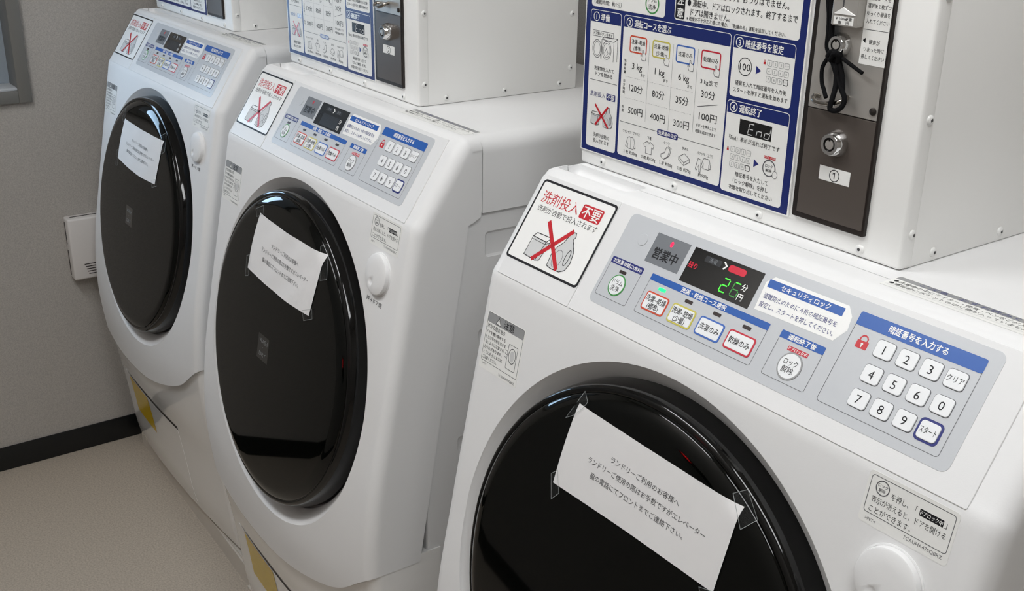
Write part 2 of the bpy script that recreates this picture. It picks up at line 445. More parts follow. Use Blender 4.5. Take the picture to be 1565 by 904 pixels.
def loft(rows_of, xs, name, m, parent, rear_fn, zoff=0.0):
    """rows_of(x) -> list of (y, z) front profile for a column; round vertical edges; closed ring per row"""
    cols = []
    nang = 6
    rings = None
    colsdef = []
    for k in range(nang+1):                                      # left edge, from side to front
        a = math.pi/2*k/nang; colsdef.append((XL+RE*(1-math.sin(a)), RE*(1-math.cos(a)) if k else 0))
    colsdef = []
    for k in range(nang, -1, -1):
        a = math.pi/2*k/nang; colsdef.append((XL+RE-RE*math.sin(a), RE*(1-math.cos(a))))
    for x in xs: colsdef.append((x, 0.0))
    for k in range(0, nang+1):
        a = math.pi/2*k/nang; colsdef.append((XRT-RE+RE*math.sin(a), RE*(1-math.cos(a))))
    grid = []
    for (x, d) in colsdef:
        R = rows_of(x); out = []
        for i, (y, z) in enumerate(R):
            a = R[max(i-1, 0)]; b = R[min(i+1, len(R)-1)]
            ty, tz = b[0]-a[0], b[1]-a[1]; l = math.hypot(ty, tz); ny, nz = -tz/l, ty/l   # inward (+y, -z)
            if ny < 0 and nz > 0: ny, nz = -ny, -nz
            out.append(Vector((x, y+ny*d, z+nz*d)))
        grid.append(out)
    n = len(grid[0]); vs = []; fs = []
    left, right = grid[0], grid[-1]
    lr = [Vector((left[0].x, max(rear_fn(p.z), p.y), p.z)) for p in left]
    rr_ = [Vector((right[0].x, max(rear_fn(p.z), p.y), p.z)) for p in right]
    def mid(a, b): return a.lerp(b, 0.5)
    ringcols = [lr]+grid+[rr_]
    nc = len(ringcols)
    for i in range(n):
        for c in ringcols: vs.append(c[i])
    for i in range(n-1):
        for c in range(nc):
            c2 = (c+1) % nc
            fs.append([i*nc+c, i*nc+c2, (i+1)*nc+c2, (i+1)*nc+c])
    fs.append(list(range(nc))); fs.append([(n-1)*nc+c for c in range(nc)][::-1])
    mb = MB(); mb.add(vs, fs, m)
    ob = mb.build(name, parent, smooth=None)
    fix_normals(ob)
    return ob
wm = thing('washing_machine', '-', 'washing machine', (0, 0, 0), 0, 'drum washing machines in a row')
XS = [XL+RE+0.004+(XRT-XL-2*RE-0.008)*k/28 for k in range(29)]
def shell_rows(x):
    zt = interp(ZEND, x); out = list(HEAD)
    out = [(fpoint(x, z).y if z < -0.29 else y, z) for (y, z) in out]
    M = 7
    for k in range(1, M+1):
        z = -0.50+(zt+0.50)*k/M; out.append((fpoint(x, z).y, z))
    return out
shell = loft(shell_rows, XS, 'front_shell', 'white_plastic', wm, rear)
# round recess for the door
RO = Vector((0.2945, -0.0660, -0.2965)); RN = Vector((0, -math.cos(0.175), math.sin(0.175)))
mb = MB(); lathe(mb, RO, RN, [(0.2505, -0.030), (0.2505, -0.019), (0.2530, -0.0165), (0.2640, -0.007), (0.2690, -0.0025), (0.2715, -0.0002), (0.2735, 0.002), (0.2760, 0.008), (0.280, 0.05)], 'white_plastic', 128)
cu = mb.build('cutter', None); fix_normals(cu); cu.location = wm.location
boolean(shell, cu)
# finger dimple on the top edge of the detergent drawer
mb = MB(); box(mb, (-0.004, 0.071, 0.0775), (0.116, 0.1015, 0.12), 'white_plastic', 0.0065, 4); cu = mb.build('cutter', None); fix_normals(cu); boolean(shell, cu)
soft(shell.data, 28)
# lower panel under the belly
def low_rows(x):
    zt = interp(ZEND, x)+0.012; M = 16; out = []
    for k in range(M+1):
        z = zt+(-0.955-zt)*k/M; p = fpoint(x, z, -0.0065); out.append((p.y, z))
    return out
lowp = loft(low_rows, XS, 'lower_panel', 'white_gloss', wm, lambda z: 0.02)
for v in lowp.data.vertices: v.co.x = (v.co.x-(XC-BASE.x))*0.9965+(XC-BASE.x)
soft(lowp.data, 35)
# filter cover on the lower panel
mb = MB(); nu, nv = 20, 14; vs = []; fs = []
FX0, FX1, FZ0, FZ1 = 0.045, 0.41, -0.748, -0.945
for layer, off in ((0, 0.0025), (1, -0.0060)):
    for j in range(nv+1):
        for i in range(nu+1):
            x = FX0+(FX1-FX0)*i/nu; z = FZ0+(FZ1-FZ0)*j/nv; vs.append(fpoint(x, z, -0.0060 if layer == 0 else -0.0100))
N1 = (nu+1)*(nv+1)
for j in range(nv):
    for i in range(nu): a = j*(nu+1)+i; fs.append([a, a+nu+1, a+nu+2, a+1])
for i in range(nu): fs.append([i, i+1, N1+i+1, N1+i]); b = nv*(nu+1)+i; fs.append([b+1, b, N1+b, N1+b+1])
for j in range(nv): a = j*(nu+1); fs.append([a+nu+1, a, N1+a, N1+a+nu+1]); b = a+nu; fs.append([b, b+nu+1, N1+b+nu+1, N1+b])
mb.add(vs, fs, 'white_gloss'); fcov = mb.build('filter_cover', wm); 
mb = MB(); vs = []; fs = []
for i in range(21):
    x = FX0+0.01+(FX1-FX0-0.005)*i/20
    vs += [fpoint(x, FZ0+0.0005, -0.0061), fpoint(x, FZ0+0.0015+0.009*min(1, i/8), -0.0061)]
for i in range(20): fs.append([2*i, 2*i+2, 2*i+3, 2*i+1])
mb.add(vs, fs, 'slot_dark'); mb.build('finger_slot', fcov)
mb = MB(); vs = []; fs = []
for i in range(9):
    for j in range(5):
        x = 0.075+0.145*i/8; z = -0.751-0.095*j/4; vs.append(fpoint(x, z, -0.0056))
for i in range(8):
    for j in range(4): a = i*5+j; fs.append([a, a+1, a+6, a+5])
mb.add(vs, fs, 'yellow_label'); mb.build('warning_label', fcov)
# cabinet behind the shell, with pressed side dents
mb = MB(); box(mb, (XL+0.004, 0.0, -0.945), (XRT-0.004, 0.525, -0.0135), 'side_white', 0.004, 2); cab = mb.build('cabinet', wm, smooth=None); fix_normals(cab)
for (y0, y1, z0, z1) in ((0.092, 0.30, -0.080, -0.038), (0.082, 0.30, -0.205, -0.178), (0.048, 0.30, -0.365, -0.335)):
    mb = MB(); box(mb, (XRT-0.0066, y0, z0), (XRT+0.05, y1, z1), 'side_white', 0.0090, 5); cu = mb.build('cutter', None); fix_normals(cu); boolean(cab, cu)
soft(cab.data, 16)
# top cover
mb = MB(); bm = bmesh.new(); bmesh.ops.create_cube(bm, size=1)
a, b = (XL, 0.0882, -0.0125), (XRT, 0.531, TOPZ)
for v in bm.verts: v.co = Vector(((a[0]+b[0])/2+v.co.x*(b[0]-a[0]), (a[1]+b[1])/2+v.co.y*(b[1]-a[1]), (a[2]+b[2])/2+v.co.z*(b[2]-a[2])))
ed = [e for e in bm.edges if abs(e.verts[0].co.z-TOPZ) < 1e-5 and abs(e.verts[1].co.z-TOPZ) < 1e-5 and abs(e.verts[0].co.x-e.verts[1].co.x) < 1e-5]
bmesh.ops.bevel(bm, geom=ed, offset=0.022, segments=7, affect='EDGES', profile=0.5)
mb.add([v.co for v in bm.verts], [[v.index for v in f.verts] for f in bm.faces], 'white_plastic'); bm.free()
top = mb.build('top_cover', wm, smooth=None); fix_normals(top)
mb = MB(); box(mb, (-0.004, 0.071, 0.0775), (0.116, 0.1015, 0.12), 'white_plastic', 0.0065, 4); cu = mb.build('cutter', None); fix_normals(cu); boolean(top, cu)
soft(top.data, 40)
# sticker strip on the top edge
mb = MB(); A = Art(mb, lambda u, v, h: Vector((u/1000, v/1000, TOPZ+h/1000)))
A.prism(rr(434, 72, 600, 101.5, 1), 'label_white', 0.05, 0.25); A.fill(rr(435, 93, 599, 100.5, 1), 'mid_print', 0.3)
A.text('ご注意／必ずお読みください', 517, 96.8, 6.2, 'navy_print', 0.4, fit=120)
A.text('●洗濯物の中にライター・硬貨・ペンなどが入っていないか、', 437, 88.3, 5.6, 'black_print', 0.35, 'l', fit=156)
A.text('●運転前にポケットの中に物が入っていませんか。', 437, 81.5, 5.6, 'black_print', 0.35, 'l', fit=134)
A.stroke([(436, 76.5), (598, 76.5)], 0.4, 'pale_print', 0.35)
mb.build('top_label', wm)

# ---- detergent drawer with the sticker
mb = MB(); A = Art(mb, PM)
A.prism(rr(0, -22, 125.6, 101, 2), 'housing_white', -1.6, 0.0, 0.6)
dr = mb.build('detergent_drawer', wm)
def detergent_art(A, u0, v0, k, lw, h=0.3, cross=True, cw=5.2):
    f = lambda P: [(u0+(a-62)*k, v0+(b-30)*k) for a, b in P]
    A.fill(f([(26, 9), (52.5, 8), (56, 31), (29, 32)]), 'pale_print', h)
    A.stroke(f([(26, 9), (47, 7.5), (50.5, 30.5), (26.5, 31.5)]), lw, 'black_print', h+0.05, True)
    A.stroke(f([(26.5, 31.5), (30.5, 36.5), (55.5, 36.8), (50.5, 30.5)]), lw, 'black_print', h+0.05)
    A.stroke(f([(47, 7.5), (53, 9.5), (56, 30), (55.5, 36.8)]), lw, 'black_print', h+0.05)
    A.stroke(f([(27.5, 28.5), (50.2, 27.6), (55.6, 31)]), lw*0.6, 'black_print', h+0.05)
    B = [(68, 8), (66.5, 22), (70, 31), (76, 38), (79, 47), (80.5, 52), (87, 52.3), (89, 48), (87, 44), (92, 39), (97, 31), (99.5, 20), (97, 11), (90, 7), (76, 6.5)]
    A.fill(f(B), 'pale_print', h); A.stroke(f(B), lw, 'black_print', h+0.05, True)
    A.stroke(f(circ(78, 19, 7, 10, 20)), lw*0.6, 'grey_print', h+0.05, True)
    A.stroke(f(circ(91.5, 24, 3, 9, 18)), lw, 'black_print', h+0.05, True)
    if cross:
        for P in ([(38.9, 53.2), (84.7, 7.3)], [(82.3, 53.4), (40.5, 7.1)]): A.stroke(f(P), cw*k, 'red_print', h+0.12)
mb = MB(); A = Art(mb, PM)
A.prism(rr(-1, -1.2, 125.4, 95.8, 5), 'black_print', 0.05, 0.25)
A.fill(rr(1.7, 1.5, 122.7, 93.1, 3.2), 'sheet_white', 0.3)
A.text('洗剤投入', 41.5, 76.8, 15.5, 'red_print', 0.4, fit=64, bold=0.004)
A.fill(rr(77, 68.8, 110.8, 85.2, 2.5), 'red_print', 0.4); A.text('不要', 93.8, 77, 15, 'sheet_white', 0.5, fit=29, bold=0.012)
A.text('洗剤が自動で投入されます', 62, 63.2, 8, 'black_print', 0.4, fit=102)
detergent_art(A, 62.5, 30, 1.0, 1.0, 0.4)
mb.build('detergent_sticker', dr)

# ---- control panel
mb = MB(); A = Art(mb, PM)
A.prism(rr(127.2, -22, 592, 101, 2), 'housing_white', -1.6, 0.0, 0.6)
A.prism(rr(148.3, -5.3, 566.4, 95.3, 7, 7), 'panel_grey', 0.0, 0.3, 0.1)
H = 0.4
A.prism(circ(178.3, 72.6, 6.4), 'panel_grey', 0.3, 0.9, 0.4)
A.fill(rr(193, 53.9, 239.2, 85.4), 'sign_grey', H); A.text('営業中', 215.5, 65.5, 12.5, 'black_print', H+0.1, fit=33, bold=0.03)
# drum cleaning block
A.stroke(rr(152.6, 4.2, 198.4, 46, 2), 0.5, 'grey_print', H, True); A.fill(rr(152.4, 39.4, 199, 46.6, 1.2), 'navy_print', H+0.05)
A.text('お洗濯の前に', 170, 43, 5.0, 'sheet_white', H+0.15, fit=29, bold=0.02); A.text('(無料)', 191, 43, 4.2, 'sheet_white', H+0.15, fit=12, bold=0.01)
# course block
A.stroke(rr(211.8, 4.4, 363.6, 45, 2), 0.5, 'grey_print', H, True); A.fill(rr(211.4, 39.2, 364, 45.9, 1.2), 'blue', H+0.05)
A.text('洗濯・乾燥コース選択', 283, 42.5, 5.4, 'sheet_white', H+0.15, fit=58, bold=0.02)
# security note
A.fill([(340, 52.5), (427, 53.6), (435, 66), (433, 78), (426, 86), (345, 86), (338, 79)], 'sheet_white', H)
A.fill(rr(341, 75.2, 424, 82.8, 0.4), 'blue', H+0.1); A.text('セキュリティロック', 383, 79, 5.8, 'sheet_white', H+0.2, fit=54, bold=0.012)
A.text('盗難防止のために４桁の暗証番号を', 342.5, 67.3, 5.6, 'navy_print', H+0.1, 'l', fit=81, bold=0.006); A.text('設定し、スタートを押してください。', 342.5, 59, 5.6, 'navy_print', H+0.1, 'l', fit=82, bold=0.006)
# end block
A.stroke(rr(378, 3.6, 425, 45, 2), 0.5, 'grey_print', H, True); A.fill(rr(377.6, 38.8, 425.2, 45.9, 1.2), 'blue', H+0.05)
A.text('運転終了後', 401.5, 42.3, 5.4, 'sheet_white', H+0.15, fit=30, bold=0.02)
A.fill(rr(391, 31, 413, 35.2, 0.6), 'crimson_print', H+0.05); A.text('ドアロック中', 402, 33.1, 3.6, 'sheet_white', H+0.15, fit=20, bold=0.012)
# keypad block
A.stroke(rr(439.2, 3.2, 554.6, 80, 3), 0.5, 'grey_print', H, True); A.fill(rr(438.8, 74, 555, 86, 2), 'blue', H+0.05)
A.text('暗証番号を入力する', 496, 80.2, 7.0, 'sheet_white', H+0.15, fit=54, bold=0.02)
A.fill(rr(447.5, 56.3, 458.6, 63.2, 0.8), 'red_print', H); A.stroke([(449.6, 63), (449.6, 65.4), (451, 67.2), (453, 67.8), (455, 67.2), (456.4, 65.4), (456.4, 63)], 1.3, 'red_print', H)
A.fill(circ(453, 60.4, 1.1, seg=12), 'sheet_white', H+0.1); A.fill(rr(452.5, 57.6, 453.5, 60.2), 'sheet_white', H+0.1)
cpan = mb.build('control_panel', wm)
# indicator lamps (a part for each)
def lamp(u, v, m, kind='bar'):
    mb = MB(); A = Art(mb, PM)
    A.prism(rr(u-4.9, v-1.7, u+4.9, v+1.7, 1) if kind == 'bar' else circ(u, v, 2.0, 3.0, 20), m, 0.3, 0.55)
    return mb.build('indicator_lamp', cpan)
lamp(216.3, 78.8, 'crimson_print', 'dot')
for u in (174.9, 232.4, 269.1, 305.9, 342.8): lamp(u, 34.3, 'led_off')
# course buttons
def button(u, v, w, h, m, lines, fill='key_white'):
    mb = MB(); A = Art(mb, PM)
    A.prism(rr(u-w/2, v-h/2, u+w/2, v+h/2, 3.2), m, 0.3, 0.8, 0.25); A.prism(rr(u-w/2+1.6, v-h/2+1.6, u+w/2-1.6, v+h/2-1.6, 2), fill, 0.78, 1.1, 0.3)
    for k, (tx, ft) in enumerate(lines):
        A.text(tx, u, v+(0 if len(lines) == 1 else (3.1, -4.2)[k]), 7.0, 'black_print', 1.2, fit=ft, bold=0.012)
    return mb.build('course_button', cpan)
button(232.3, 19.4, 31, 19.4, 'orange_print', [('洗濯~乾燥', 26.5), ('(標準)', 15)])
button(269.0, 19.0, 31, 19.4, 'yellow_print', [('洗濯~乾燥', 26.5), ('(少量)', 15)])
button(305.9, 18.9, 31, 18.6, 'blue_print', [('洗濯のみ', 24.5)])
button(343.2, 18.9, 32, 18.6, 'crimson_print', [('乾燥のみ', 24.5)])
def round_button(name, u, v, rx, ry, m, lines):
    mb = MB(); A = Art(mb, PM)
    A.prism(circ(u, v, rx, ry, 40), m, 0.3, 0.9, 0.3); A.prism(circ(u, v, rx-1.4, ry-1.4, 40), 'key_white', 0.88, 1.2, 0.3)
    for k, (tx, ft) in enumerate(lines): A.text(tx, u, v+(3.2, -3.6)[k], 6.6, 'black_print', 1.3, fit=ft, bold=0.006)
    mb.build(name, cpan)
round_button('drum_button', 175.6, 20, 11.2, 11.6, 'green_print', [('ドラム', 14.5), ('洗浄', 12)])
round_button('unlock_button', 401.4, 18.8, 12.4, 12.6, 'mid_print', [('ロック', 14.5), ('解除', 12.5)])
KEYS = [('1', 0, 0), ('2', 1, 0), ('3', 2, 0), ('クリア', 3, 0), ('4', 0, 1), ('5', 1, 1), ('6', 2, 1), ('0', 3, 1), ('7', 0, 2), ('8', 1, 2), ('9', 2, 2), ('スタート', 3, 2)]
for tx, i, j in KEYS:
    u = 474.1+21.6*i; v = 62.5-22.15*j
    mb = MB(); A = Art(mb, PM); st = tx == 'スタート'
    ex = 1.5 if st else 0
    A.prism(rr(u-9.0-ex, v-7.9-ex, u+9.0+ex, v+7.9+ex, 3.4+ex*0.6), 'navy_print' if st else 'grey_print', 0.3, 0.55, 0.1)
    A.prism(rr(u-8.5, v-7.4, u+8.5, v+7.4, 3), 'key_white', 0.5, 1.5, 0.6)
    if len(tx) == 1: A.text(tx, u, v, 10.5, 'black_print', 1.6, sx=1.05)
    else: A.text(tx, u, v, 6.2, 'black_print', 1.6, fit=14.5, bold=0.004)
    mb.build('key', cpan)
# display (unlit and lit)
SEG = {'a': [(0, 12), (7, 12)], 'b': [(7, 12), (7, 6)], 'c': [(7, 6), (7, 0)], 'd': [(0, 0), (7, 0)], 'e': [(0, 0), (0, 6)], 'f': [(0, 6), (0, 12)], 'g': [(0, 6), (7, 6)]}
def seg(A, u, v, segs, m, h, sc=1.0, slant=0.08, w=1.0):
    for c in segs:
        (a, b), (p, q) = SEG[c]
        dx, dy = p-a, q-b; l = math.hypot(dx, dy); s = 0.6/l
        a2, b2, p2, q2 = a+dx*s, b+dy*s, p-dx*s, q-dy*s
        A.stroke([(u+(a2+b2*slant)*sc, v+b2*sc), (u+(p2+q2*slant)*sc, v+q2*sc)], w*sc, m, h)
def display(lit):
    mb = MB(); A = Art(mb, PM)
    A.prism(rr(245.2, 49.6, 333.2, 85.6, 0.8), 'display_black', 0.3, 0.6, 0.15)
    A.fill(rr(262, 52, 316, 70.5), 'display_grey' if not lit else 'display_black', 0.65)
    A.fill(rr(262.6, 75.4, 283.2, 81.6, 1), 'display_grey', 0.7); A.text('洗濯', 273, 78.5, 5, 'sign_grey', 0.75)
    A.stroke([(285.6, 82), (290, 78.7), (287.2, 75)], 1.6, 'sheet_white', 0.75)
    A.fill(rr(292.8, 75.1, 314.2, 81.8, 3), 'pill_red' if lit else 'display_grey', 0.7); A.text('乾燥', 303.5, 78.5, 5, 'crimson_print' if lit else 'sign_grey', 0.75)
    A.text('残り', 252.7, 67.8, 6.6, 'pill_red' if lit else 'display_grey', 0.75, fit=11, bold=0.02)
    A.text('分', 320, 66.5, 7.4, 'sheet_white', 0.75, bold=0.012); A.text('円', 320, 56.8, 7.4, 'sheet_white', 0.75, bold=0.012)
    if lit:
        seg(A, 294, 54.9, 'abged', 'seg_green', 0.75, 1.1, 0.02); seg(A, 307.5, 54.9, 'afgedc', 'seg_dim', 0.75, 1.1, 0.02); seg(A, 307.5, 54.9, 'a', 'seg_green', 0.78, 1.1, 0.02)
    return mb.build('display', cpan)
disp = display(False)

# ---- stickers on the front face
mb = MB(); A = Art(mb, FM)
A.prism(rr(-2.5, -113.5, 69.5, -46, 3), 'label_white', 0.0, 0.15); A.stroke(rr(-0.2, -104, 67.6, -47, 2), 0.6, 'grey_print', 0.2, True)
A.fill(rr(-0.2, -58.2, 67.6, -47, 1.5), 'mid_print', 0.2)
A.fill([(16, -56.6), (25, -56.6), (20.5, -49)], 'sheet_white', 0.25); A.stroke([(16, -56.6), (25, -56.6), (20.5, -49)], 0.7, 'black_print', 0.3, True); A.fill(rr(20.1, -54.2, 20.9, -51.3), 'black_print', 0.3); A.fill(rr(20.1, -55.6, 20.9, -54.8), 'black_print', 0.3)
A.text('注意', 40, -52.6, 9.5, 'black_print', 0.3, fit=19, bold=0.01)
A.text('けがの恐れあり', 2, -62.4, 6.2, 'black_print', 0.3, 'l', fit=33, bold=0.006)
for k, tx in enumerate(('ドアを開け閉めする', 'ときは手や指をはさま', 'ないように注意する', 'おそれがあります。', 'とくにお子さまには', 'ご注意ください。')): A.text(tx, 2, -69.5-6.0*k, 4.6, 'black_print', 0.3, 'l', fit=(36, 38, 36, 34, 36, 27)[k], bold=0.006)
A.stroke(rr(45.5, -98, 62, -70, 1), 0.6, 'grey_print', 0.3, True); A.stroke(circ(54, -82, 6.2, 8.5, 24), 0.9, 'grey_print', 0.3, True); A.fill(circ(54, -82, 4, 6, 24), 'pale_print', 0.3)
for k in range(3): A.stroke([(41, -78-4*k), (46, -79-4*k)], 0.6, 'grey_print', 0.35)
A.text('>PET<', 3, -107, 3.2, 'grey_print', 0.3, 'l'); A.text('TCAUHA470QBRZ', 66, -110, 3.6, 'grey_print', 0.3, 'r', fit=30)
mb.build('caution_label', wm)
mb = MB(); A = Art(mb, FM)
A.prism(rr(510.5, -47.5, 590, -4.2, 3.5), 'label_white', 0.0, 0.15); A.stroke(rr(513.4, -38.4, 587.2, -7.4, 2.5), 0.6, 'grey_print', 0.2, True)
A.stroke(circ(524.6, -15, 5.8, 5.8, 32), 0.9, 'grey_print', 0.25, True); A.text('ロック', 524.6, -13.2, 3.2, 'grey_print', 0.25, bold=0.01); A.text('解除', 524.6, -17, 3.2, 'grey_print', 0.25, bold=0.01)
A.text('を押し、「', 533.5, -17.4, 6.2, 'black_print', 0.25, 'l', fit=23); A.fill(rr(558.6, -20.4, 579.2, -14.8, 0.6), 'black_print', 0.25); A.text('ドアロック中', 568.9, -17.6, 4.0, 'sheet_white', 0.35, fit=19, bold=0.012); A.text('」', 580.3, -17.4, 6.2, 'black_print', 0.25, 'l')
A.text('表示が消えると、ドアを開ける', 517.5, -26, 6.0, 'black_print', 0.25, 'l', fit=66); A.text('ことができます。', 517.5, -34, 6.0, 'black_print', 0.25, 'l', fit=38)
A.text('>PET<', 516.5, -43, 3.6, 'grey_print', 0.25, 'l'); A.text('TCAUHA476QBRZ', 585.2, -42, 4.2, 'grey_print', 0.25, 'r', fit=34)
mb.build('unlock_label', wm)
# door opening knob and its lettering
mb = MB(); kc = FM(551, -81.5, 0); kn = FM(0, 0, 1)-FM(0, 0, 0)
lathe(mb, kc, kn, [(0.0300, -0.0005), (0.0300, 0.0006), (0.0292, 0.0010), (0.0284, 0.0010), (0.0283, 0.0002), (0.0281, 0.0045), (0.0275, 0.0064), (0.0260, 0.0072), (0.0150, 0.0080), (0.0001, 0.0084)], 'white_plastic', 64)
kb = mb.build('door_button', wm, smooth=None); fix_normals(kb)
mb = MB(); sc_ = FM(551-8, -81.5-12, 7.6+11.0)
lathe(mb, sc_, kn, [(0.012*math.sin(math.pi*k/16)+1e-5, -0.012*math.cos(math.pi*k/16)) for k in range(17)], 'white_plastic', 32)
cu = mb.build('cutter', None); fix_normals(cu); boolean(kb, cu); soft(kb.data, 40)
mb = MB(); A = Art(mb, FM); A.text('押→ドア開', 547.7, -121, 7.4, 'black_print', 0.15, fit=42, bold=0.006); mb.build('button_lettering', wm)

# ---- door
door = None
mb = MB()
lathe(mb, DO, DN, [(0.2495, -0.036), (0.2490, -0.020), (0.2470, -0.008), (0.2445, 0.0005), (0.2434, 0.0026), (0.2418, 0.0040), (0.2400, 0.0046), (0.2372, 0.0048), (0.2368, 0.0044)], 'door_black', 160)
door = mb.build('door', wm, smooth=60)
def dome(r):
    if r > 0.2366: return 0.0046
    e = max(0.0, (r-0.2180)/0.0186)
    return 0.0155-0.0045*(r/0.2366)**2-0.0062*e**2.2
mb = MB(); rs = [0.2366-0.0186*k/8 for k in range(9)]+[0.218*(1-k/14) for k in range(1, 14)]+[0.0004]
lathe(mb, DO, DN, [(0.2367, 0.002)]+[(r, dome(r)) for r in rs], 'door_glass', 160)
gl = mb.build('door_glass', door, smooth=60)
mb = MB(); A = Art(mb, lambda u, v, h: DM(u, v, 1000*dome(math.hypot(u, v)/1000)+h))
A.fill(rr(-38, -27, 2, 13.5, 1), 'display_black', 0.08)
A.text('WASH', -18, 4, 10, 'glass_print', 0.15, fit=30, bold=0.01); A.text('・', -18, -6, 8, 'glass_print', 0.15); A.text('DRY', -18, -17, 10, 'glass_print', 0.15, fit=24, bold=0.01)
mb.build('door_lettering', gl)
# adjustable feet
for fx, fy in ((0.03, 0.03), (0.575, 0.03), (0.03, 0.48), (0.575, 0.48)):
    mb = MB(); lathe(mb, (fx, fy, -0.965), (0, 0, 1), [(0.024, 0), (0.024, 0.012), (0.015, 0.016), (0.015, 0.03)], 'dark_metal', 24); mb.build('foot', wm)

WL = ['nearest white drum washing machine with lit green display reading 26', 'middle white drum washing machine with unlit display, second from the wall', 'farthest white drum washing machine, standing by the beige wall']
machines = [wm, copy_tree(wm), copy_tree(wm)]
for k, o in enumerate(machines):
    o.location, a = spot(k, BASE); o.rotation_euler = (0, 0, a); o['label'] = WL[k]
# the nearest one is running
lit = display(True); old = child(machines[0], 'display'); old.data = lit.data; bpy.data.objects.remove(lit)
def relamp(root, which, m):
    ls = sorted([c for c in root.children_recursive if c.name.startswith('indicator_lamp')], key=lambda c: min(v.co.x for v in c.data.vertices))
    c = ls[which]; c.data = c.data.copy(); c.data.materials[0] = MATS[m]; c['label'] = 'lit %s indicator lamp' % ('green' if 'green' in m else 'red')
relamp(machines[0], 2, 'led_green'); relamp(machines[0], 1, 'led_red')

# drain pans under the washers
PANL = ['white drain pan under the nearest washer', 'white drain pan under the middle washer', 'low white drain pan on the floor under the farthest washer']
for k in range(3):
    loc, a = spot(k, BASE); top_z = loc.z-0.010
    x0, x1 = (-0.055, 0.722)
    mb = MB(); bx = (x0+x1)/2
    bm = bmesh.new(); bmesh.ops.create_cube(bm, size=1)
    for v in bm.verts: v.co = Vector((v.co.x*(x1-x0), v.co.y*0.585, (v.co.z+0.5)*top_z))
    tf = [f for f in bm.faces if f.normal.z > 0.9]
    r = bmesh.ops.inset_region(bm, faces=tf, thickness=0.018); 
    bmesh.ops.translate(bm, verts=list({v for f in tf for v in f.verts}), vec=(0, 0, -0.0005))
    bmesh.ops.bevel(bm, geom=[e for e in bm.edges if e.calc_length() > 0.01 and (abs(e.verts[0].co.z-e.verts[1].co.z) > 0.02 or min(e.verts[0].co.z, e.verts[1].co.z) > top_z-1e-4)], offset=0.004, segments=2, affect='EDGES')
    mb.add([v.co for v in bm.verts], [[v.index for v in f.verts] for f in bm.faces], 'pan_white'); bm.free()
    o = mb.build('drain_pan', None, (0, 0, 0)); p, a = spot(k, (bx, -0.036+0.2925, 0)); o.location = (p.x, p.y, 0); o.rotation_euler = (0, 0, -0.03 if k else 0.0)
    tag(o, PANL[k], 'drain pan', 'drain pans under the washers')

# ------------------------------------------------------------------ coin boxes
BYF, BYB, BXL, BXR, BZ0, BZ1 = 0.1088, 0.3936, -0.0084, 0.4264, 0.0896, 0.45
BB = Vector(((BXL+BXR)/2, (BYF+BYB)/2, BZ0))
BMAP = plane_map((0, BYF, 0), 0.0)
SMAP = lambda y, z, h: Vector((BXR+h/1000, y/1000, z/1000))
cb = thing('coin_box', '-', 'coin box', (0, 0, 0), 0, 'coin boxes on top of the washers')
mb = MB(); box(mb, (BXL+0.001, 0.118, BZ0), (BXR-0.0008, BYB, BZ1), 'case_white', 0.002); cas = mb.build('casing', cb, BB)
mb = MB(); box(mb, (BXL, BYF, BZ0+0.0004), (BXR, 0.1272, BZ1), 'case_white', 0.0035, 3); fc = mb.build('front_cover', cb, BB)
def screw(p, n):
    mb = MB(); lathe(mb, p, n, [(0.0044, 0), (0.0043, 0.0008), (0.0036, 0.0017), (0.0024, 0.0022), (0.0016, 0.0023)], 'screw_white', 20, ref=(0, 0, 1), cap=False)
    lathe(mb, p, n, [(0.0016, 0.0023), (0.0016, 0.0012)], 'seam_dark', 6, ref=(0, 0, 1)); return mb.build('screw', cb, BB)
for x, z in ((0.0313, 0.0981), (0.1471, 0.0983), (0.2650, 0.0980), (0.3843, 0.0978)): screw((x, BYF, z), (0, -1, 0))
for y, z in ((0.1553, 0.0985), (0.2580, 0.0992), (0.3606, 0.0996), (0.1192, 0.1211), (0.1192, 0.2203), (0.1192, 0.3195), (0.3812, 0.1225), (0.3812, 0.2040), (0.3812, 0.32)): screw((BXR-(0.0008 if y > 0.13 else 0), y, z), (1, 0, 0))
# blue instruction panel
mb = MB(); A = Art(mb, BMAP)
A.prism(rr(-6.4, 106, 301.6, 400, 0.8), 'sheet_white', 0.0, 2.0, 0.2); A.fill(rr(-5, 107.2, 300.2, 399, 0.5), 'navy', 2.05)
H = 2.1
def card(u0, v0, u1, v1, head=None, r=3.2):
    A.fill(rr(u0-0.5, v0-0.5, u1+0.5, v1+0.5, r+0.4), 'sheet_white', H)
    A.fill(rr(u0, v0, u1, v1, r), 'label_white', H+0.05)
    if head: A.fill([(u0, head)]+[(u1, head)]+[p for p in rr(u0, v0, u1, v1, r) if p[1] > head], 'navy', H+0.1)
def numtitle(n, tx, u, v, ft):
    A.stroke(circ(u, v, 4.6, 4.6, 28), 0.8, 'sheet_white', H+0.2, True); A.text(n, u, v, 7.6, 'sheet_white', H+0.2, bold=0.01)
    A.text(tx, u+7.5, v-0.2, 8.4, 'sheet_white', H+0.2, 'l', fit=ft, bold=0.016)
T = lambda tx, u, v, s, fit=None, m='black_print', b=0.006, al='c', sx=1.0, rot=0: A.text(tx, u, v, s, m, H+0.2, al, fit=fit, bold=b, sx=sx, rot=rot)
